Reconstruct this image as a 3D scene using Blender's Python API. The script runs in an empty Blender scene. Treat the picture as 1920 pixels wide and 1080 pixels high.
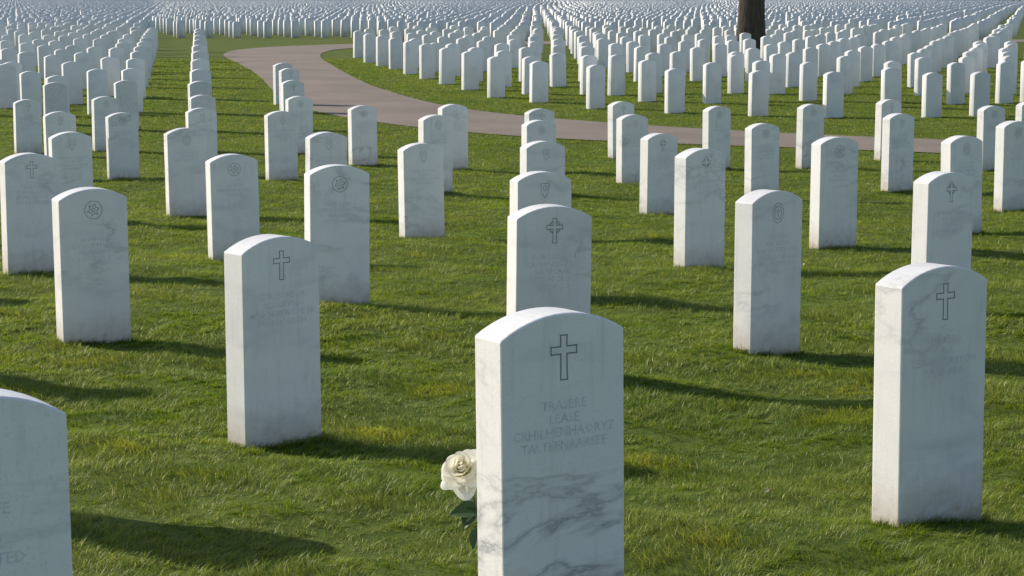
import bpy, bmesh, numpy as np, math, random
from mathutils import Vector, Matrix, noise
random.seed(7); rng=np.random.default_rng(7)
scene=bpy.context.scene
COL=scene.collection
ZC=2.0
# ------------------------------------------------------------------ terrain
DK=[-200,0,3,5,6.4,8,10.7,12,15,17,22,28,37,45,62,100,200,500,9000]
VK=[1.47,1.47,1.52,1.57,1.62,1.70,1.77,1.80,1.89,1.97,2.12,2.21,2.15,2.05,2.0,2.0,2.0,2.0,2.0]
tx=np.arange(-30,140,0.25); tv=np.interp(tx,DK,VK)
k=np.exp(-0.5*(np.arange(-8,9)*0.25/0.8)**2); k/=k.sum()
tv=np.convolve(np.pad(tv,8,mode='edge'),k,'valid')
def drop(y): return np.interp(y,tx,tv)
br=np.random.default_rng(3)
BW=[(0.45,.0022),(0.6,.003),(0.75,.0035),(0.9,.004),(1.1,.005),(1.3,.006),(1.6,.006),(1.9,.007),(2.4,.008),(3.1,.009),(0.52,.002),(0.68,.003)]
BK=[(2*math.pi/l*math.cos(a),2*math.pi/l*math.sin(a),ph,am) for (l,am),a,ph in zip(BW,br.uniform(0,6.28,12),br.uniform(0,6.28,12))]
def ground(x,y):
    x=np.asarray(x,float); y=np.asarray(y,float)
    fade=np.clip((30-y)/6,0,1)*np.clip((y+6)/4,0,1)*np.clip((14-np.abs(x))/4,0,1)
    b=np.zeros(np.broadcast(x,y).shape)
    for kx,ky,ph,am in BK: b=b+am*np.sin(kx*x+ky*y+ph)
    return ZC-drop(y)+b*fade*1.25
def gz(x,y): return float(ground(x,y))

P1=[(26,20),(18,26),(12,29.5),(7.5,31.3),(6.5,32.2),(5.2,32.7),(4.1,33.3),(2.9,34.4),(1.3,36.3),(0.4,37.1),(-0.6,38.5),(-1.7,41.4),(-3.0,46.8),(-4.4,55.7),(-5.8,65.5),(-6.4,71.2),(-6.5,76.6),(-5.8,80.4),(-4.1,82.9),(-1.3,85.0),(8,87),(26,90),(60,94)]
P2=[(25,15.5),(17,22),(11,26),(6.9,29.0),(6.0,29.9),(4.8,30.3),(3.8,30.6),(2.6,31.1),(1.1,31.7),(0.3,32.2),(-0.7,33.2),(-1.6,34.7),(-2.5,36.3),(-3.6,38.5),(-4.4,41.2),(-5.1,45.6),(-6.4,54.0),(-8.2,63.4),(-9.5,70.0),(-10.0,75.9),(-9.3,81.2),(-6.2,86.5),(-1.4,90.0),(8,91.5),(26,94.5),(60,98.5)]
def smooth_poly(P,n):
    P=np.array(P,float)
    s=np.r_[0,np.cumsum(np.hypot(*np.diff(P,axis=0).T))]
    t=np.linspace(0,s[-1],n)
    q=np.c_[np.interp(t,s,P[:,0]),np.interp(t,s,P[:,1])]
    w=np.exp(-0.5*(np.arange(-6,7)/2.6)**2); w/=w.sum()
    for c in range(2):
        a=np.r_[[q[0,c]]*6,q[:,c],[q[-1,c]]*6]; q[:,c]=np.convolve(a,w,'valid')
    return q
E1=smooth_poly(P1,200); E2=smooth_poly(P2,200)
PATHPOLY=np.vstack([E1,E2[::-1]])
def in_path(x,y,grow=0.0):
    x=np.asarray(x,float); y=np.asarray(y,float)
    ins=np.zeros(x.shape,bool); n=len(PATHPOLY); j=n-1
    for i in range(n):
        xi,yi=PATHPOLY[i]; xj,yj=PATHPOLY[j]
        c=((yi>y)!=(yj>y))&(x<(xj-xi)*(y-yi)/((yj-yi)+1e-12)+xi)
        ins^=c; j=i
    return ins
# ------------------------------------------------------------------ materials
def mat(name):
    m=bpy.data.materials.new(name); m.use_nodes=True
    nt=m.node_tree; b=nt.nodes['Principled BSDF']; return m,nt,b
def N(nt,t,**kw):
    n=nt.nodes.new(t)
    for a,v in kw.items():
        if a in n.inputs: n.inputs[a].default_value=v
        else: setattr(n,a,v)
    return n
def ramp(nt,fac,stops):
    r=nt.nodes.new('ShaderNodeValToRGB'); e=r.color_ramp.elements
    while len(e)<len(stops): e.new(0.5)
    for el,(p,c) in zip(e,stops):
        el.position=p; el.color=(*c,1) if len(c)==3 else c
    nt.links.new(fac,r.inputs[0]); return r
def mixc(nt,a,b,f,mode='MIX'):
    m=nt.nodes.new('ShaderNodeMix'); m.data_type='RGBA'; m.blend_type=mode
    for s,v in ((m.inputs[0],f),(m.inputs[6],a),(m.inputs[7],b)):
        if isinstance(v,bpy.types.NodeSocket): nt.links.new(v,s)
        else: s.default_value=v if not isinstance(v,tuple) else (*v,1)
    return m.outputs[2]
def math_(nt,op,a,b=0.0):
    m=nt.nodes.new('ShaderNodeMath'); m.operation=op
    for s,v in ((m.inputs[0],a),(m.inputs[1],b)):
        if isinstance(v,bpy.types.NodeSocket): nt.links.new(v,s)
        else: s.default_value=v
    return m.outputs[0]

def marble(name,vein=0.5,far=False,vlo=.5,vhi=.68,low=False):
    m,nt,b=mat(name)
    tc=N(nt,'ShaderNodeTexCoord'); oi=N(nt,'ShaderNodeObjectInfo')
    geo=N(nt,'ShaderNodeNewGeometry')
    if far:
        att=N(nt,'ShaderNodeAttribute',attribute_name='tone')
        n1=N(nt,'ShaderNodeTexNoise',Scale=3.0,Detail=4.0); nt.links.new(geo.outputs['Position'],n1.inputs['Vector'])
        base=mixc(nt,(0.74,0.745,0.77),(0.89,0.885,0.90),att.outputs['Fac'])
        c=mixc(nt,base,(0.60,0.62,0.65),ramp(nt,n1.outputs[0],[(0.5,(0,0,0)),(0.75,(.6,.6,.6))]).outputs[0])
        nt.links.new(c,b.inputs['Base Color']); b.inputs['Roughness'].default_value=.6
        return m
    sc=N(nt,'ShaderNodeVectorMath',operation='SCALE'); sc.inputs[0].default_value=(37,19,53); nt.links.new(oi.outputs['Random'],sc.inputs['Scale'])
    ad=N(nt,'ShaderNodeVectorMath',operation='ADD'); nt.links.new(tc.outputs['Object'],ad.inputs[0]); nt.links.new(sc.outputs[0],ad.inputs[1])
    v=ad.outputs[0]
    sp=N(nt,'ShaderNodeSeparateXYZ'); nt.links.new(tc.outputs['Object'],sp.inputs[0])
    mp=N(nt,'ShaderNodeMapping'); mp.inputs['Rotation'].default_value=(0.3,0.30,0.2); mp.inputs['Scale'].default_value=(1.0,1.0,2.4); nt.links.new(v,mp.inputs[0])
    n1=N(nt,'ShaderNodeTexNoise',Scale=1.7,Detail=8.0,Roughness=.6,Distortion=.45); nt.links.new(mp.outputs[0],n1.inputs['Vector'])
    d=math_(nt,'ABSOLUTE',math_(nt,'SUBTRACT',n1.outputs[0],0.5))
    vr=ramp(nt,d,[(0.0,(1,1,1)),(0.008,(.5,.5,.5)),(0.045,(0,0,0))])
    n2=N(nt,'ShaderNodeTexNoise',Scale=2.2,Detail=3.0); nt.links.new(v,n2.inputs['Vector'])
    mask=ramp(nt,n2.outputs[0],[(vlo,(0,0,0)),(vhi,(1,1,1))])
    vf=math_(nt,'MULTIPLY',math_(nt,'MULTIPLY',vr.outputs[0],mask.outputs[0]),vein)
    if low:
        zz=math_(nt,'ADD',sp.outputs['Z'],math_(nt,'MULTIPLY',math_(nt,'SUBTRACT',n2.outputs[0],0.5),0.5))
        vf=math_(nt,'MULTIPLY',vf,ramp(nt,zz,[(.28,(.9,.9,.9)),(.52,(.14,.14,.14)),(.60,(.30,.30,.30))]).outputs[0])
    n3=N(nt,'ShaderNodeTexNoise',Scale=3.0,Detail=8.0,Roughness=.55,Distortion=.5); nt.links.new(mp.outputs[0],n3.inputs['Vector'])
    cloud=ramp(nt,n3.outputs[0],[(0.35,(0.91,0.905,0.92)),(0.56,(0.87,0.868,0.89)),(0.75,(0.72,0.735,0.765))])
    c=mixc(nt,cloud.outputs[0],(0.33,0.35,0.38),vf)
    pt=ramp(nt,oi.outputs['Random'],[(0,(0.92,0.92,0.92)),(1,(1,1,1))])
    c=mixc(nt,c,pt.outputs[0],1.0,'MULTIPLY')
    mp2=N(nt,'ShaderNodeMapping'); mp2.inputs['Scale'].default_value=(30,30,3); nt.links.new(v,mp2.inputs[0])
    n4=N(nt,'ShaderNodeTexNoise',Scale=1.0,Detail=5.0,Roughness=.7); nt.links.new(mp2.outputs[0],n4.inputs['Vector'])
    st=ramp(nt,n4.outputs[0],[(0.52,(0,0,0)),(0.78,(.36,.36,.36))])
    c=mixc(nt,c,(0.50,0.50,0.49),st.outputs[0])
    n5=N(nt,'ShaderNodeTexNoise',Scale=22.0,Detail=6.0,Roughness=.7); nt.links.new(v,n5.inputs['Vector'])
    hz=math_(nt,'ADD',sp.outputs['Z'],math_(nt,'MULTIPLY',math_(nt,'SUBTRACT',n5.outputs[0],0.5),0.22))
    gr=ramp(nt,hz,[(0.0,(.8,.8,.8)),(0.05,(.42,.42,.42)),(0.18,(0,0,0))])
    c=mixc(nt,c,(0.40,0.31,0.22),gr.outputs[0])
    n6=N(nt,'ShaderNodeTexNoise',Scale=140.0,Detail=3.0); nt.links.new(v,n6.inputs['Vector'])
    c=mixc(nt,c,(0.62,0.62,0.61),ramp(nt,n6.outputs[0],[(0.56,(0,0,0)),(0.72,(.4,.4,.4))]).outputs[0])
    nt.links.new(c,b.inputs['Base Color'])
    b.inputs['Roughness'].default_value=.5; b.inputs['Specular IOR Level'].default_value=.4
    bp=N(nt,'ShaderNodeBump',Strength=.25,Distance=.002); nt.links.new(n6.outputs[0],bp.inputs['Height']); nt.links.new(bp.outputs[0],b.inputs['Normal'])
    return m
M_MARBLE=marble('white_marble',.6); M_MARBLE2=marble('veined_marble',1.0,vlo=.25,vhi=.42,low=True); M_FAR=marble('far_marble',far=True)
def flat(name,c,r=.8):
    m,nt,b=mat(name)
    tc=N(nt,'ShaderNodeTexCoord'); n=N(nt,'ShaderNodeTexNoise',Scale=60.0,Detail=4.0); nt.links.new(tc.outputs['Object'],n.inputs['Vector'])
    c2=tuple(min(1,x*1.35) for x in c)
    nt.links.new(ramp(nt,n.outputs[0],[(.3,c),(.7,c2)]).outputs[0],b.inputs['Base Color']); b.inputs['Roughness'].default_value=r
    return m
M_CARVE=flat('carved_line',(0.17,0.18,0.19)); M_TEXT=flat('worn_lettering',(0.60,0.61,0.64))
def ground_mat():
    m,nt,b=mat('lawn_ground')
    geo=N(nt,'ShaderNodeNewGeometry')
    n1=N(nt,'ShaderNodeTexNoise',Scale=.9,Detail=6.0,Roughness=.65); nt.links.new(geo.outputs['Position'],n1.inputs['Vector'])
    n2=N(nt,'ShaderNodeTexNoise',Scale=14.0,Detail=8.0,Roughness=.75); nt.links.new(geo.outputs['Position'],n2.inputs['Vector'])
    a=ramp(nt,n2.outputs[0],[(.3,(0.05,0.07,0.016)),(.5,(0.115,0.15,0.03)),(.72,(0.20,0.23,0.06))])
    a2=mixc(nt,a.outputs[0],(0.09,0.14,0.026),ramp(nt,n1.outputs[0],[(.4,(0,0,0)),(.7,(.6,.6,.6))]).outputs[0])
    nt.links.new(a2,b.inputs['Base Color']); b.inputs['Roughness'].default_value=.95; b.inputs['Specular IOR Level'].default_value=.1
    bp=N(nt,'ShaderNodeBump',Strength=.6,Distance=.03); nt.links.new(n2.outputs[0],bp.inputs['Height']); nt.links.new(bp.outputs[0],b.inputs['Normal'])
    return m
M_GROUND=ground_mat()
def grass_mat():
    m=bpy.data.materials.new('grass_blades'); m.use_nodes=True; nt=m.node_tree; nt.nodes.clear()
    geo=N(nt,'ShaderNodeNewGeometry')
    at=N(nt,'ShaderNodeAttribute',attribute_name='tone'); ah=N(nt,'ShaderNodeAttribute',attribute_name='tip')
    n1=N(nt,'ShaderNodeTexNoise',Scale=.7,Detail=5.0,Roughness=.6); nt.links.new(geo.outputs['Position'],n1.inputs['Vector'])
    c=ramp(nt,at.outputs['Fac'],[(0,(0.11,0.20,0.018)),(.45,(0.26,0.36,0.040)),(.8,(0.40,0.47,0.075)),(.93,(0.48,0.47,0.14)),(1,(0.56,0.50,0.27))])
    c2=mixc(nt,c.outputs[0],(0.14,0.26,0.022),ramp(nt,n1.outputs[0],[(.42,(0,0,0)),(.65,(.65,.65,.65))]).outputs[0])
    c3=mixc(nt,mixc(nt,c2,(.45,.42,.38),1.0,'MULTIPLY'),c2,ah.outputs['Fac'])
    d=N(nt,'ShaderNodeBsdfDiffuse'); t=N(nt,'ShaderNodeBsdfTranslucent'); g=N(nt,'ShaderNodeBsdfGlossy',Roughness=.45)
    nt.links.new(c3,d.inputs[0])
    nt.links.new(mixc(nt,c3,(1.4,1.35,.65),1.0,'MULTIPLY'),t.inputs[0])
    g.inputs[0].default_value=(.95,.95,.75,1)
    m1=N(nt,'ShaderNodeMixShader'); m1.inputs[0].default_value=.5; nt.links.new(d.outputs[0],m1.inputs[1]); nt.links.new(t.outputs[0],m1.inputs[2])
    m2=N(nt,'ShaderNodeMixShader'); m2.inputs[0].default_value=.035; nt.links.new(m1.outputs[0],m2.inputs[1]); nt.links.new(g.outputs[0],m2.inputs[2])
    o=N(nt,'ShaderNodeOutputMaterial'); nt.links.new(m2.outputs[0],o.inputs[0])
    return m
M_GRASS=grass_mat()
def path_mat():
    m,nt,b=mat('path_asphalt')
    geo=N(nt,'ShaderNodeNewGeometry')
    n1=N(nt,'ShaderNodeTexNoise',Scale=.5,Detail=8.0,Roughness=.7); nt.links.new(geo.outputs['Position'],n1.inputs['Vector'])
    n2=N(nt,'ShaderNodeTexNoise',Scale=45.0,Detail=4.0); nt.links.new(geo.outputs['Position'],n2.inputs['Vector'])
    a=ramp(nt,n1.outputs[0],[(.3,(0.20,0.155,0.13)),(.7,(0.31,0.25,0.205))])
    c=mixc(nt,a.outputs[0],(0.14,0.11,0.095),ramp(nt,n2.outputs[0],[(.45,(0,0,0)),(.7,(.7,.7,.7))]).outputs[0])
    nt.links.new(c,b.inputs['Base Color']); b.inputs['Roughness'].default_value=.9
    return m
M_PATH=path_mat()

# ------------------------------------------------------------------ helpers
def new_mesh_obj(name,me,parent=None):
    o=bpy.data.objects.new(name,me); COL.objects.link(o)
    if parent: o.parent=parent
    return o
def np_mesh(name,verts,tris,attrs=None,smooth=False):
    me=bpy.data.meshes.new(name)
    verts=np.ascontiguousarray(verts,np.float32); tris=np.ascontiguousarray(tris,np.int32)
    me.vertices.add(len(verts)); me.vertices.foreach_set('co',verts.ravel())
    me.loops.add(tris.size); me.loops.foreach_set('vertex_index',tris.ravel())
    me.polygons.add(len(tris)); me.polygons.foreach_set('loop_start',np.arange(0,tris.size,3,dtype=np.int32))
    if attrs:
        for k_,v in attrs.items():
            a=me.attributes.new(k_,'FLOAT','POINT'); a.data.foreach_set('value',np.ascontiguousarray(v,np.float32))
    me.update(calc_edges=True)
    if smooth: me.polygons.foreach_set('use_smooth',np.ones(len(tris),bool))
    return me
def grid_tris(nx,ny):
    i=np.arange(nx-1); j=np.arange(ny-1); I,J=np.meshgrid(i,j)
    a=(J*nx+I).ravel(); b=a+1; c=a+nx+1; d=a+nx
    return np.vstack([np.c_[a,b,c],np.c_[a,c,d]])
# ------------------------------------------------------------------ ground
ys=np.r_[-800,-300,-100,-40,-20,-10,np.arange(-6,3,.5),np.arange(3,32,.1),np.arange(32,110,1.0),120,150,200,300,450,700,1200,2500,5000]
xp=np.r_[np.arange(0,10,.12),np.arange(10,16,.4),np.arange(16,60,3),60,100,200,400,900,2500,5000]
xs=np.r_[-xp[:0:-1],xp]
X,Y=np.meshgrid(xs,ys)
gm=np_mesh('lawn_ground',np.c_[X.ravel(),Y.ravel(),ground(X,Y).ravel()],grid_tris(len(xs),len(ys)),smooth=True)
gm.materials.append(M_GROUND); new_mesh_obj('lawn_ground',gm)
nn=len(E1); across=9
V=[];
for i in range(nn):
    for j in range(across):
        t=j/(across-1); q=E1[i]*(1-t)+E2[i]*t
        crown=0.012+0.02*(1-(2*t-1)**2)
        V.append((q[0],q[1],ZC-float(drop(q[1]))+crown))
pm=np_mesh('asphalt_path',np.array(V),grid_tris(across,nn)[:,::-1],smooth=True)
pm.materials.append(M_PATH); po=new_mesh_obj('asphalt_path',pm)
bm=bmesh.new(); bm.from_mesh(pm); bmesh.ops.recalc_face_normals(bm,faces=bm.faces)
if sum(f_.normal.z for f_ in bm.faces)<0: bmesh.ops.reverse_faces(bm,faces=bm.faces)
bm.to_mesh(pm); bm.free()

# ------------------------------------------------------------------ headstones
W,T=0.36,0.12
def profile(w,h,sag,n):
    R=((w/2)**2+sag**2)/(2*sag); a=math.asin(w/2/R)
    return [(R*math.sin(t),h-R+R*math.cos(t)) for t in np.linspace(a,-a,n)]
def stone_bm(w,h,t,sag=.052,n=15,sink=.06,bev=.005):
    bm=bmesh.new()
    pts=[(-w/2,-sink),(w/2,-sink)]+profile(w,h,sag,n)
    fv=[bm.verts.new((x,-t/2,z)) for x,z in pts]; bv=[bm.verts.new((x,t/2,z)) for x,z in pts]
    bm.faces.new(fv); bm.faces.new(bv[::-1])
    m_=len(pts)
    for i in range(m_):
        j=(i+1)%m_; bm.faces.new((fv[j],fv[i],bv[i],bv[j]))
    bmesh.ops.recalc_face_normals(bm,faces=bm.faces)
    if bev>0:
        ed=[e for e in bm.edges if e.calc_face_angle(0)>0.5]
        bmesh.ops.bevel(bm,geom=ed,offset=bev,segments=2,affect='EDGES',profile=.5)
    return bm
def ribbon(bm,pts,w,y,mi,cx=0,cz=0):
    P=[Vector((x+cx,z+cz)) for x,z in pts]; n=len(P)
    area=sum(P[i].x*P[(i+1)%n].y-P[(i+1)%n].x*P[i].y for i in range(n))
    if area<0: P=P[::-1]
    inn=[]
    for i in range(n):
        a=(P[i]-P[i-1]).normalized(); b=(P[(i+1)%n]-P[i]).normalized()
        na=Vector((-a.y,a.x)); nb=Vector((-b.y,b.x)); m_=(na+nb)
        m_=m_/max(m_.length_squared,.2)*2 if m_.length>1e-6 else na
        inn.append(P[i]+m_*w)
    o=[bm.verts.new((q.x,y,q.y)) for q in P]; ii=[bm.verts.new((q.x,y,q.y)) for q in inn]
    for i in range(n):
        j=(i+1)%n; f_=bm.faces.new((o[i],o[j],ii[j],ii[i])); f_.material_index=mi; f_.normal_update()
        if f_.normal.y>0: f_.normal_flip()
def circ(r,n=28,ph=0): return [(r*math.cos(2*math.pi*i/n+ph),r*math.sin(2*math.pi*i/n+ph)) for i in range(n)]
def cross_pts(h,w,a,up=.30,flare=0.0):
    t=a/2; T_=h/2; zc=T_-h*up; f_=flare
    return [(-t-f_,-T_),(t+f_,-T_),(t,-T_+.02),(t,zc-t),(w/2-.01,zc-t),(w/2,zc-t-f_),(w/2,zc+t+f_),(w/2-.01,zc+t),(t,zc+t),(t,T_-.012),(t+f_,T_),(-t-f_,T_),(-t,T_-.012),(-t,zc+t),(-w/2+.01,zc+t),(-w/2,zc+t+f_),(-w/2,zc-t-f_),(-w/2+.01,zc-t),(-t,zc-t),(-t,-T_+.02)]
def emblem(bm,kind,y,h):
    c=h-.108
    if kind=='cross': ribbon(bm,cross_pts(.112,.078,.021,.34,.0012),.0030,y,1,0,c)
    elif kind=='rosette':
        ribbon(bm,circ(.047),.0026,y,1,0,c)
        ribbon(bm,[( (.036 if i%2==0 else .019)*math.cos(math.pi*i/6+.26),(.036 if i%2==0 else .019)*math.sin(math.pi*i/6+.26)) for i in range(12)],.0026,y,1,0,c)
        ribbon(bm,circ(.010,12),.0026,y,1,0,c)
    elif kind=='celtic':
        ribbon(bm,cross_pts(.112,.078,.019,.36,.003),.0026,y,1,0,c)
        for q in range(4):
            a0=q*math.pi/2+.42; a1=(q+1)*math.pi/2-.42
            arc=[(.030*math.cos(a),.030*math.sin(a)) for a in np.linspace(a0,a1,6)]+[(.023*math.cos(a),.023*math.sin(a)) for a in np.linspace(a1,a0,6)]
            ribbon(bm,arc,.0022,y,1,0,c+.016)
    elif kind=='wreath':
        ribbon(bm,[(x*.85,z*1.1) for x,z in circ(.047,10,.3)],.0024,y,1,0,c)
        ribbon(bm,[(x*.8,z*1.1) for x,z in circ(.033,8)],.0024,y,1,0,c)
        ribbon(bm,[(-.004,-.018),(.004,-.018),(.004,.004),(.012,.004),(.012,.012),(.004,.012),(.004,.02),(-.004,.02),(-.004,.012),(-.012,.012),(-.012,.004),(-.004,.004)],.0016,y,1,0,c)
    elif kind=='shield':
        ribbon(bm,[(-.026,.04),(.026,.04),(.03,.02),(.022,-.02),(0,-.05),(-.022,-.02),(-.03,.02)],.0024,y,1,0,c)
        ribbon(bm,circ(.014,12),.0022,y,1,0,c+.012)
def text_mesh(body,size,width=None):
    fc=bpy.data.curves.new('t','FONT'); fc.body=body; fc.size=size; fc.align_x='CENTER'; fc.resolution_u=1; fc.offset=.0004; fc.space_line=.98
    o=bpy.data.objects.new('t',fc); COL.objects.link(o)
    dg=bpy.context.evaluated_depsgraph_get(); me=bpy.data.meshes.new_from_object(o.evaluated_get(dg))
    bpy.data.objects.remove(o); bpy.data.curves.remove(fc); return me
LINES={'a':"TRASERE\nLEASE\nCRHILHENHAORYZ\nTALTEFNRARSEE",'b':"GTRCSUREOR\nICARIBIOL\nMEOOHBEBHIOE RE\nFROI RUGOISH",'c':"ELOTESO\nGASE\nLESRRHHERBTOH\nRAHBRHIO",
'l':"HEEHFE\nI\nTNFZ\nLESCRETED"}
def rl():
    s=[]
    for _ in range(random.choice([3,4,4,5])):
        n=random.choice([6,8,9,11,13]); s.append(''.join(random.choice('AEIORSTLNHBCDUGF') for _ in range(n)))
    return "\n".join(s)
def headstone(x,y,h,th,kind,txt=None,m=None,fine=True):
    bm=stone_bm(W,h,T)
    yf=-T/2-.0009
    if kind: emblem(bm,kind,yf,h)
    if txt is not False:
        me=text_mesh(txt or rl(),.034 if fine else .030)
        zs=h-.235
        me.transform(Matrix.Translation((0,yf+.0003,zs))@Matrix.Rotation(math.pi/2,4,'X'))
        nb=len(bm.faces); bm.from_mesh(me); bm.faces.ensure_lookup_table()
        for f_ in bm.faces[nb:]: f_.material_index=2
        bpy.data.meshes.remove(me)
    me=bpy.data.meshes.new('headstone'); bm.to_mesh(me); bm.free()
    for q in (m or M_MARBLE,M_CARVE,M_TEXT): me.materials.append(q)
    o=new_mesh_obj('headstone',me); o.location=(x,y,gz(x,y)); o.rotation_euler=(math.radians(random.uniform(-.7,.7)),math.radians(random.uniform(-.8,.8)),math.radians(th))
    STONES.append((x,y,math.radians(th)))
    return o
STONES=[]
NEAR=[(0.10,5.14,.80,33,'cross','a'),(-1.05,4.07,.80,31,'cross','l'),(-.91,8.04,.81,43,'cross','b'),(1.29,6.47,.80,34,'cross','c'),
(-2.16,10.89,.81,31,'rosette',0),(-3.21,14.14,.80,31,'cross',0),(-1.02,12.33,.82,24,'rosette',0),(.16,9.45,.80,19,'celtic',0),(1.26,10.42,.81,40,'wreath',0),
(-2.02,15.41,.78,25,'rosette',0),(-2.98,19.48,.82,25,'wreath',0),(-.74,17.45,.80,28,'shield',0),(1.28,14.49,.82,38,'celtic',0),(2.44,16.13,.84,30,'rosette',0),
(2.41,11.89,.80,34,'celtic',0),(.17,12.83,.80,24,'shield',0),(-1.68,19.21,.80,27,'shield',0),(1.38,20.08,.78,34,'celtic',0),(2.59,22.07,.80,31,'rosette',0),
(4.18,23.12,.85,33,'shield',0),(3.77,17.82,.83,33,'wreath',0),(4.77,20.28,.86,33,'rosette',0),
(-4.58,25.1,.79,27,'rosette',0),(-3.91,18.9,.80,28,'shield',0),(-5.31,25.1,.80,27,'shield',0),(-6.67,29.4,.76,27,'cross',0),(-5.71,30.0,.77,29,'wreath',0),(-2.67,24.7,.81,28,'shield',0),(-2.94,29.5,.8,28,'rosette',0),
(-3.5,34.2,.8,28,'cross',0),(-4.01,38.6,.8,30,'cross',0),(-4.35,40.7,.8,30,'',0),(-1.92,27.5,.78,29,'rosette',0),(-.82,22.8,.83,30,'wreath',0),(-.73,26.5,.82,30,'shield',0),
(.25,17.4,.80,30,'shield',0),(.28,22.7,.80,31,'rosette',0),(.34,26.2,.80,30,'cross',0),(1.47,28.7,.77,34,'cross',0),(1.37,24.3,.80,33,'shield',0),(2.56,26.7,.80,33,'wreath',0),(3.78,27.1,.82,33,'rosette',0),
(4.98,28.3,.81,33,'cross',0),(5.99,26.7,.81,33,'rosette',0),(6.86,28.4,.80,33,'cross',0),(-3.78,26.0,.80,27,'shield',0),(-4.32,29.8,.80,27,'',0),(-4.94,33.9,.80,27,'',0),(-6.16,34.2,.80,27,'',0),(-7.15,33.5,.80,27,'',0),(-9.37,39.7,.83,27,'',0),
(-1.98,6.72,.80,32,'cross',0),(-3.0,9.75,.80,31,'cross',0),(-4.3,13.3,.80,30,'rosette',0),(-5.0,17.0,.80,29,'cross',0),(2.75,8.3,.80,34,'cross',0),(3.7,13.0,.80,34,'cross',0)]
for i_,(x,y,h,th,kd,tx_) in enumerate(NEAR):
    big=y<9
    headstone(x,y,h,th+(0 if big else random.uniform(-2,2)),kd,LINES.get(tx_) if tx_ else None,M_MARBLE2 if i_==0 else M_MARBLE)
FAR=[(-4.81,67.5,.85),(-4.15,62.6,.85),(-3.62,60.0,.85),(-3.12,57.6,.84),(-2.57,54.3,.84),(-2.04,51.5,.84),(-1.48,48.6,.83),(-.9,45.9,.83),(-.32,43.0,.83),(.52,41.5,.8),(1.55,39.7,.81),(2.13,43.8,.83),(2.64,41.8,.81),(2.93,38.5,.8),(3.85,41.2,.79),(4.65,44.5,.8),(4.34,37.7,.8),(5.81,42.0,.76),(5.6,37.3,.8),(7.09,40.1,.74),(7.34,37.4,.78),(8.24,37.7,.78),(8.4,43.8,.78),(8.5,41,.8),(9.5,41.3,.8),(10.2,44.0,.8),(10.75,46.5,.8),(11.4,49.5,.8),(12.2,52.5,.8),(12.9,55.5,.8)]
for d in (38.3,42.5,47,52,57.5,63,68.5,74): FAR.append((-.1455*d,d,.8))
d=38.6
while d<80: FAR.append((-6.16-.157*(d-34.2),d,.8)); d+=4.2
FX=[-6,-4.8,-2.9,-1.1,-.1,.7,1.4,2.7,4.1,7.5,9,15,30,200]; FY=[90,69.4,57.5,46.1,42.9,41.4,40.5,39.5,38.6,38.4,38.4,37,36,36]
lat=[]
YMAX=430
for r in range(0,160):
    y0=36+r*2.8
    if y0>YMAX: break
    half=.30*y0+6
    for c in range(int(-half/1.3)-1,int(half/1.3)+2):
        x=c*1.3+(r%2)*.65+.016*y0+random.gauss(0,.05)+ .35*math.sin(y0*.021)
        y=y0+random.gauss(0,.14)
        fy=np.interp(x,FX,FY)
        if y<fy+1.9: continue
        if y<97 and x<-5.2: continue
        if y>=97 and x<-.165*y-0.3: continue
        lat.append((x,y))
for r in range(0,160):
    y0=35.5+r*2.7
    if y0>YMAX: break
    x0=-6.16-.157*(y0-34.2)
    for c in range(1,int((.14*y0+8)/1.2)+1):
        x=x0-1.2*c+(r%2)*.6+random.gauss(0,.05); y=y0+random.gauss(0,.14)
        if y<38 and abs(x+9.37)<.8: continue
        lat.append((x,y))
lat=np.array(lat); keep=~(in_path(lat[:,0],lat[:,1])|in_path(lat[:,0]+.5,lat[:,1]-.3)|in_path(lat[:,0]-.5,lat[:,1]+.3)|in_path(lat[:,0],lat[:,1]+.8)|in_path(lat[:,0],lat[:,1]-.8))
keep&=np.hypot(lat[:,0]-7.68,lat[:,1]-69.4)>1.4
ex=np.array([(a,b) for a,b,_ in FAR])
keep&=np.array([np.min(np.hypot(ex[:,0]-x,(ex[:,1]-y)*.5))>.5 for x,y in lat])
keep&=rng.random(len(lat))>.025
for x,y in lat[keep]: FAR.append((x,y,random.gauss(.8,.022)))
def bm_np(bm):
    bmesh.ops.triangulate(bm,faces=bm.faces); bm.verts.index_update()
    v=np.array([q.co[:] for q in bm.verts]); t=np.array([[q.index for q in f_.verts] for f_ in bm.faces]); bm.free(); return v,t
V1,T1=bm_np(stone_bm(W,.8,T,n=9,bev=.006)); V2,T2=bm_np(stone_bm(W,.8,T,n=6,bev=0))
VV=[];TT=[];tone=[];off=0
for x,y,h in FAR:
    v,t=(V1,T1) if y<90 else (V2,T2)
    th=math.radians((27 if x<-.12*y else 32)+random.gauss(0,2.8)); c,s=math.cos(th),math.sin(th)
    lean=random.gauss(0,.010); lx=random.gauss(0,.010)
    sx=random.gauss(1,.015); z=v[:,2]+(h-.8)
    px=v[:,0]*sx+lx*z; py=v[:,1]+lean*z
    VV.append(np.c_[x+c*px-s*py,y+s*px+c*py,z+ZC-float(drop(y))]); TT.append(t+off); off+=len(v); tone.append(np.full(len(v),random.random()))
hm=np_mesh('headstone_rows',np.vstack(VV),np.vstack(TT),{'tone':np.concatenate(tone)})
hm.materials.append(M_FAR); new_mesh_obj('headstone_rows',hm)

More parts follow.
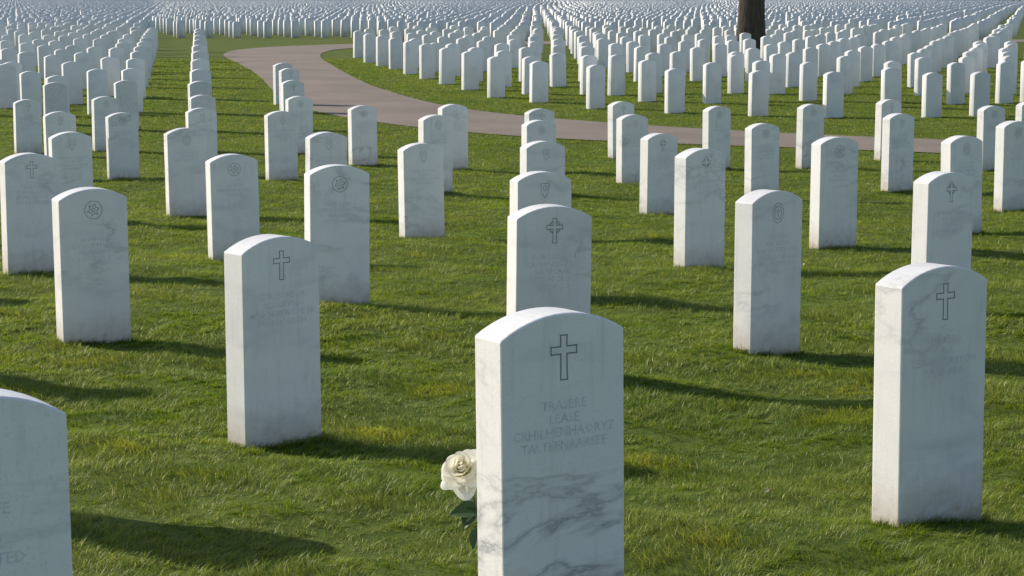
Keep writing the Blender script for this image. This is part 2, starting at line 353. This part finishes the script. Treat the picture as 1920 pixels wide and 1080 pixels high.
# ------------------------------------------------------------------ grass
def field(x,y,seed,ls):
    r=np.random.default_rng(seed); o=np.zeros(x.shape)
    for l in ls:
        for _ in range(3):
            a=r.uniform(0,6.28); o+=np.sin(2*math.pi/l*(math.cos(a)*x+math.sin(a)*y)+r.uniform(0,6.28))
    return o/math.sqrt(3*len(ls)/2)
yy=np.linspace(3.9,66,2000)
dens=np.where(yy<8,13000,13000*(8/yy)**1.5)
wdt=2*(.27*yy+.6); pdf=dens*wdt; cdf=np.r_[0,np.cumsum((pdf[1:]+pdf[:-1])/2*np.diff(yy))]
NB=int(cdf[-1]); gy=np.interp(rng.random(NB)*cdf[-1],cdf,yy); gx=rng.uniform(-1,1,NB)*(.27*gy+.6)
tq=field(gx,gy,21,[.09,.14]); tr_=field(gx,gy,22,[.09,.14]); gx=gx+.009*tq*np.clip(gy/8,1,2); gy=gy+.012*tr_*np.clip(gy/8,1,2)
def in_stone(x,y):
    m_=np.zeros(x.shape,bool)
    for sx,sy,th in STONES:
        dx=x-sx; dy=y-sy; u=dx*math.cos(th)+dy*math.sin(th); v=-dx*math.sin(th)+dy*math.cos(th)
        m_|=(np.abs(u)<W/2)&(np.abs(v)<T/2)
    return m_
ok=~in_path(gx,gy)
ok&=~in_stone(gx,gy)
gx=gx[ok]; gy=gy[ok]
tx_,ty_=[],[]
for sx,sy,th in STONES:
    n=int(900*min(1,(9/sy)**.8)); per=rng.random(n)*2*(W+T); u=np.zeros(n); v=np.zeros(n)
    for i,q in enumerate(per):
        if q<W: u[i],v[i]=q-W/2,-T/2
        elif q<W+T: u[i],v[i]=W/2,q-W-T/2
        elif q<2*W+T: u[i],v[i]=q-W-T-W/2,T/2
        else: u[i],v[i]=-W/2,q-2*W-T-T/2
    u=u+np.sign(u)*np.where(np.abs(np.abs(u)-W/2)<1e-6,.003+np.abs(rng.normal(0,.018,n)),0); v=v+np.sign(v)*np.where(np.abs(np.abs(v)-T/2)<1e-6,.003+np.abs(rng.normal(0,.018,n)),0)
    tx_.append(sx+u*math.cos(th)-v*math.sin(th)); ty_.append(sy+u*math.sin(th)+v*math.cos(th))
ntuft=sum(map(len,tx_)); gx=np.r_[gx,np.concatenate(tx_)]; gy=np.r_[gy,np.concatenate(ty_)]
n=len(gx); tuft=np.zeros(n); tuft[-ntuft:]=1
f1=field(gx,gy,11,[.35,.6,1.1]); f2=field(gx,gy,12,[.5,.9,1.7]); f3=field(gx,gy,13,[.12,.22])
hgt=(.030+.006*f1+.005*f3)*rng.uniform(.5,1.35,n)+tuft*rng.uniform(0,.026,n); hgt=np.clip(hgt,.010,.085)
wid=.0025*np.clip(gy/8,.85,9)**.95*rng.uniform(.7,1.3,n)
ang=1.2*f2+.9*f1+rng.normal(0,.8,n)+.4
lean=hgt*np.clip(rng.normal(1.05,.4,n),.1,1.9)
tone=np.clip(.44+.10*f1+.10*f2+.07*f3+rng.normal(0,.24,n),0,.9); dead=rng.random(n)<.05; tone[dead]=rng.uniform(.9,1,dead.sum())
dirx,diry=np.cos(ang),np.sin(ang); fa=ang+math.pi/2+rng.normal(0,.5,n); wx,wy=np.cos(fa)*wid/2,np.sin(fa)*wid/2
z0=ground(gx,gy)-.004
nearm=gy<12
def blades(idx,seg):
    x,y,z=gx[idx],gy[idx],z0[idx]; h=hgt[idx]; l=lean[idx]; dx,dy=dirx[idx],diry[idx]; ax,ay=wx[idx],wy[idx]
    m_=len(x)
    rows=[]
    tips=[]
    if seg==2:
        for t,wf in ((0,1),(.5,.85)):
            cx=x+dx*l*t*t; cy=y+dy*l*t*t; cz=z+h*t*(1-.25*t*l/h)
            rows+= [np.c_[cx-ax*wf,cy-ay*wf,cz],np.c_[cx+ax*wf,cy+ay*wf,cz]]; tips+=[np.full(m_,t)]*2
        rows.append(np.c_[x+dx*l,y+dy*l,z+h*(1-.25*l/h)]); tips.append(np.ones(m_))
        V=np.stack(rows,1).reshape(-1,3); b=np.arange(m_)[:,None]*5
        T_=np.vstack([b+np.array([0,1,3]),b+np.array([0,3,2]),b+np.array([2,3,4])])
        k_=5
    else:
        rows=[np.c_[x-ax,y-ay,z],np.c_[x+ax,y+ay,z],np.c_[x+dx*l,y+dy*l,z+h*(1-.2*l/h)]]; tips=[np.zeros(m_),np.zeros(m_),np.ones(m_)]
        V=np.stack(rows,1).reshape(-1,3); b=np.arange(m_)[:,None]*3; T_=b+np.array([0,1,2]); k_=3
    return V,T_,np.repeat(tone[idx],k_),np.stack(tips,1).ravel()
ge=bpy.data.objects.new('grass',None); COL.objects.link(ge)
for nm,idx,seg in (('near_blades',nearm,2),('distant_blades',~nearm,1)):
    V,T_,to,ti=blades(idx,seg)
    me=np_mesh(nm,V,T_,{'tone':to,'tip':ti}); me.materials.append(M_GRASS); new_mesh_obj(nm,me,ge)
nl=170; ly=4.5+rng.random(nl)**.8*24; lx_=rng.uniform(-1,1,nl)*(.26*ly); lv=[];lt=[]
for i in range(nl):
    a=random.uniform(0,6.28); L_=random.uniform(.008,.017); w_=L_*.55; c=np.array([lx_[i],ly[i],gz(lx_[i],ly[i])+random.uniform(.020,.032)])
    d1=np.array([math.cos(a),math.sin(a),random.uniform(-.5,.5)]); d2=np.array([-math.sin(a),math.cos(a),random.uniform(-.6,.6)]); b0=len(lv)
    lv+= [c-d1*L_,c+d2*w_+[0,0,.003],c+d1*L_,c-d2*w_+[0,0,.003]]; lt+=[(b0,b0+1,b0+2),(b0,b0+2,b0+3)]
me=np_mesh('fallen_leaves',np.array(lv),np.array(lt)); me.materials.append(flat('dry_leaf',(0.36,0.29,0.19))); new_mesh_obj('fallen_leaves',me)

# ------------------------------------------------------------------ rose
def petal_mat():
    m,nt,b=mat('rose_petal')
    at=N(nt,'ShaderNodeAttribute',attribute_name='tip')
    r=ramp(nt,at.outputs['Fac'],[(0,(0.82,0.76,0.48)),(.4,(0.90,0.87,0.73)),(1,(0.93,0.91,0.85))])
    nt.links.new(r.outputs[0],b.inputs['Base Color']); b.inputs['Roughness'].default_value=.6
    t=N(nt,'ShaderNodeBsdfTranslucent'); nt.links.new(r.outputs[0],t.inputs[0])
    mx=N(nt,'ShaderNodeMixShader'); mx.inputs[0].default_value=.42
    nt.links.new(b.outputs[0],mx.inputs[1]); nt.links.new(t.outputs[0],mx.inputs[2]); nt.links.new(mx.outputs[0],nt.nodes['Material Output'].inputs[0])
    return m
M_PETAL=petal_mat(); M_LEAF=flat('rose_leaf',(0.025,0.06,0.018),.5); M_STEM=flat('rose_stem',(0.05,0.09,0.03),.6)
def make_rose():
    root=bpy.data.objects.new('white_rose',None); COL.objects.link(root)
    V=[];T_=[];tip=[]
    layers=[(2,.006,.043,2.6,.000,0),(3,.011,.044,1.9,.001,.000),(4,.018,.044,1.35,.003,.001),(5,.026,.042,1.05,.007,.002),(5,.034,.037,.92,.012,.004),(6,.042,.028,.80,.016,.007),(6,.049,.012,.68,.018,.011)]
    nu,nv=15,14
    for li,(cnt,R,H,span,curl,zo) in enumerate(layers):
        for k_ in range(cnt):
            ph=2*math.pi*(k_+.5*li*.77)/cnt+random.uniform(-.15,.15); b0=len(V); Rj=R*random.uniform(.92,1.1); Hj=H*random.uniform(.90,1.08); s1=random.uniform(0,6)
            for j in range(nv):
                v=j/(nv-1)
                for i in range(nu):
                    u=2*i/(nu-1)-1
                    g=math.sin(math.pi*min(.5,.10+v*.75))**.8
                    vv=v*(1-.22*abs(u)**2.2)
                    r=Rj*(vv**.5)+curl*(vv**5)*(1+.25*math.sin(3*u+s1))+.0015*math.sin(4*u+s1)*vv**3 + u*.0045*vv
                    z=Hj*vv-curl*.75*vv**7+ .0012*math.sin(4*u+2*s1)*vv**2
                    a=ph+u*span*g
                    V.append((r*math.cos(a),r*math.sin(a),z-zo)); tip.append(vv*(.45+.09*li))
            T_.append(grid_tris(nu,nv)+b0)
    V=np.array(V)*1.06; me=np_mesh('petals',V,np.vstack(T_),{'tip':np.array(tip)},smooth=True); me.materials.append(M_PETAL)
    o=new_mesh_obj('petals',me,root)
    bx,by=-.122,5.36; g0=gz(bx+.02,by+.06)
    zr=ZC-1.575; hz=zr+.360-g0
    o.location=(bx,by,g0+hz); o.rotation_euler=(math.radians(46),math.radians(-14),math.radians(-12))
    pts=[Vector((bx+.035,by+.07,g0-.02)),Vector((bx+.045,by+.05,g0+.12)),Vector((bx+.04,by+.03,g0+.24)),Vector((bx+.015,by+.018,g0+hz-.05)),Vector((bx,by+.006,g0+hz))]
    cu=bpy.data.curves.new('stem','CURVE'); cu.dimensions='3D'; cu.bevel_depth=.0033; cu.resolution_u=6
    sp=cu.splines.new('BEZIER'); sp.bezier_points.add(len(pts)-1)
    for q,bp_ in zip(pts,sp.bezier_points): bp_.co=q; bp_.handle_left_type=bp_.handle_right_type='AUTO'
    cu.materials.append(M_STEM); so=bpy.data.objects.new('stem',cu); COL.objects.link(so); so.parent=root
    def leaf(base,dirv,up,L,wd,name):
        dirv=dirv.normalized(); side=dirv.cross(up).normalized(); nrm=side.cross(dirv)
        vs=[];n1=13
        for j in range(n1):
            t=j/(n1-1); w_=wd*math.sin(math.pi*t**.8)*(1+.12*(j%2)); c_=base+dirv*L*t-nrm*.22*L*t*t
            for s in (-1,-.5,0,.5,1): vs.append(tuple(c_+side*w_*s+nrm*abs(s)*w_*.35))
        me=np_mesh(name,np.array(vs),grid_tris(5,n1),smooth=True); me.materials.append(M_LEAF); new_mesh_obj(name,me,root)
    B=Vector((bx+.040,by+.03,g0+hz-.11))
    leaf(B,Vector((-1,-.25,.05)),Vector((0,-.8,1)),.080,.026,'leaf_1'); leaf(B-Vector((.012,0,.004)),Vector((-.6,-.8,-.45)),Vector((-.3,-.6,1)),.060,.021,'leaf_2')
    leaf(B-Vector((.01,0,-.004)),Vector((-.7,.5,.5)),Vector((0,-.8,1)),.05,.016,'leaf_3')
    leaf(B-Vector((0,0,.045)),Vector((-.35,-.3,-.75)),Vector((-.5,-.8,.3)),.062,.018,'leaf_4')
    leaf(B-Vector((0,0,.05)),Vector((.6,-.5,.1)),Vector((0,-.5,1)),.05,.015,'leaf_5')
    for k_ in range(5):
        a=k_*1.257; leaf(Vector((bx,by,g0+hz-.002)),Vector((math.cos(a)*.7,.6,math.sin(a)*.7-.2)),Vector((0,0,1)) if abs(math.sin(a))<.9 else Vector((1,0,0)),.024,.005,'sepal_%d'%(k_+1))
make_rose()

# ------------------------------------------------------------------ tree
def bark_mat():
    m,nt,b=mat('bark')
    tc=N(nt,'ShaderNodeTexCoord'); mp=N(nt,'ShaderNodeMapping'); mp.inputs['Scale'].default_value=(6,6,1.2); nt.links.new(tc.outputs['Object'],mp.inputs[0])
    n=N(nt,'ShaderNodeTexNoise',Scale=2.0,Detail=8.0,Roughness=.7); nt.links.new(mp.outputs[0],n.inputs['Vector'])
    nt.links.new(ramp(nt,n.outputs[0],[(.35,(0.03,0.025,0.02)),(.7,(0.10,0.085,0.065))]).outputs[0],b.inputs['Base Color']); b.inputs['Roughness'].default_value=.95
    bp=N(nt,'ShaderNodeBump',Strength=.9,Distance=.05); nt.links.new(n.outputs[0],bp.inputs['Height']); nt.links.new(bp.outputs[0],b.inputs['Normal'])
    return m
M_BARK=bark_mat()
def leafmass_mat(nm,c1,c2):
    m,nt,b=mat(nm)
    geo=N(nt,'ShaderNodeNewGeometry'); n=N(nt,'ShaderNodeTexNoise',Scale=.8,Detail=5.0); nt.links.new(geo.outputs['Position'],n.inputs['Vector'])
    nt.links.new(ramp(nt,n.outputs[0],[(.35,c1),(.65,c2)]).outputs[0],b.inputs['Base Color']); b.inputs['Roughness'].default_value=.7
    return m
M_FOL=leafmass_mat('tree_foliage',(0.03,0.055,0.015),(0.07,0.11,0.03)); M_DIST=leafmass_mat('distant_hazed_foliage',(0.05,0.06,0.05),(0.10,0.11,0.09))  # distant trees greyed: aerial haze is painted into their leaf colour
def tube(V,T_,a,b,ra,rb,n=10,flare=0):
    a=Vector(a); b=Vector(b); d_=(b-a); L=d_.length; d_.normalize(); s=d_.orthogonal().normalized(); t=d_.cross(s); segs=max(2,int(L/.4)); b0=len(V)
    for k_ in range(segs+1):
        q=k_/segs; r=ra*(1-q)+rb*q+flare*math.exp(-q*L*2.2)
        for i in range(n):
            an=2*math.pi*i/n; rr=r*(1+.06*math.sin(3*an+q*2)+.18*(flare>0)*math.exp(-q*L*2.5)*math.sin(5*an)); V.append(tuple(a+d_*L*q+(s*math.cos(an)+t*math.sin(an))*rr))
    for k_ in range(segs):
        for i in range(n):
            j=(i+1)%n; p0=b0+k_*n+i;p1=b0+k_*n+j;p2=p1+n;p3=p0+n; T_+= [(p0,p1,p2),(p0,p2,p3)]
def make_tree(x,y,h,r):
    root=bpy.data.objects.new('shade_tree',None); COL.objects.link(root); root.location=(x,y,gz(x,y)-.05)
    V=[];T_=[]; tube(V,T_,(0,0,0),(0.1,0,h*.38),r,r*.8,18,r*.45); tube(V,T_,(.1,0,h*.38),(.3,.2,h*.85),r*.78,r*.15,12)
    ends=[]
    for k_ in range(11):
        a=k_*2.4; z=h*(.36+.045*k_); L=h*.36*(1-.05*k_); st=Vector((.12,0,z)); e=st+Vector((math.cos(a)*L,math.sin(a)*L,L*.45)); tube(V,T_,st,e,r*.32,r*.07,8)
        ends.append(e)
        for q in range(3):
            f0=st.lerp(e,.45+.2*q); g=f0+Vector((random.uniform(-1,1),random.uniform(-1,1),random.uniform(.2,1.1)))*h*.13; tube(V,T_,f0,g,r*.1,r*.03,5); ends.append(g)
    me=np_mesh('trunk_and_limbs',np.array(V),np.array(T_),smooth=True); me.materials.append(M_BARK); new_mesh_obj('trunk_and_limbs',me,root)
    P=[]
    for e in ends:
        m_=420; c=rng.normal(0,h*.05,(m_,3)); P.append(c+np.array(e))
    P=np.vstack(P); n_=len(P); a=rng.normal(0,1,(n_,3)); a/=np.linalg.norm(a,axis=1)[:,None]; b=np.cross(a,rng.normal(0,1,(n_,3))); b/=np.linalg.norm(b,axis=1)[:,None]; s=.13
    V=np.stack([P-a*s,P+b*s*.5,P+a*s,P-b*s*.5],1).reshape(-1,3); q=np.arange(n_)[:,None]*4
    me=np_mesh('crown_leaves',V,np.vstack([q+np.array([0,1,2]),q+np.array([0,2,3])])); me.materials.append(M_FOL); new_mesh_obj('crown_leaves',me,root)
make_tree(7.72,69.4,17,.44)
V=[];T_=[]
n_=26000; tx0=rng.uniform(-190,190,700); tr=rng.uniform(4,9,700); ty0=rng.uniform(455,520,700); thh=rng.uniform(8,17,700)
ii=rng.integers(0,700,n_); ph=rng.uniform(0,6.28,n_); rr=np.sqrt(rng.random(n_)); zf=rng.random(n_)
P=np.c_[tx0[ii]+np.cos(ph)*rr*tr[ii]*np.sin(np.pi*np.clip(zf,.12,.95)),ty0[ii]+np.sin(ph)*rr*tr[ii],zf*thh[ii]]
a=rng.normal(0,1,(n_,3)); a/=np.linalg.norm(a,axis=1)[:,None]; b=np.cross(a,rng.normal(0,1,(n_,3))); b/=np.linalg.norm(b,axis=1)[:,None]; s=.9
V=np.stack([P-a*s,P+b*s*.7,P+a*s,P-b*s*.7],1).reshape(-1,3); q=np.arange(n_)[:,None]*4
me=np_mesh('distant_trees',V,np.vstack([q+np.array([0,1,2]),q+np.array([0,2,3])])); me.materials.append(M_DIST); new_mesh_obj('distant_trees',me)

# ------------------------------------------------------------------ light, sky, camera
EL=math.radians(27); sx,sy=-.885,.466
az=math.atan2(sx,sy)
w=bpy.data.worlds.new('World'); scene.world=w; w.use_nodes=True; nt=w.node_tree; bg=nt.nodes['Background']
sk=nt.nodes.new('ShaderNodeTexSky'); sk.sky_type='NISHITA'; sk.sun_disc=False; sk.sun_elevation=EL; sk.sun_rotation=az; sk.dust_density=1.0; sk.air_density=1.0
nt.links.new(sk.outputs[0],bg.inputs[0]); bg.inputs[1].default_value=.125
L=bpy.data.lights.new('sun','SUN'); L.energy=5.0; L.angle=math.radians(.5); L.color=(1,.91,.76)
lo=bpy.data.objects.new('sun',L); COL.objects.link(lo); sv=Vector((sx*math.cos(EL),sy*math.cos(EL),math.sin(EL))); lo.rotation_euler=sv.to_track_quat('Z','Y').to_euler(); lo.location=sv*50
cd=bpy.data.cameras.new('camera'); co=bpy.data.objects.new('camera',cd); COL.objects.link(co); scene.camera=co
cd.lens=75; cd.sensor_width=36; cd.clip_start=.1; cd.clip_end=9000
co.location=(0,0,ZC); co.rotation_euler=(math.pi/2-math.atan(552/4000),0,0)
scene.view_settings.view_transform='Standard'; scene.view_settings.look='None'; scene.view_settings.exposure=0
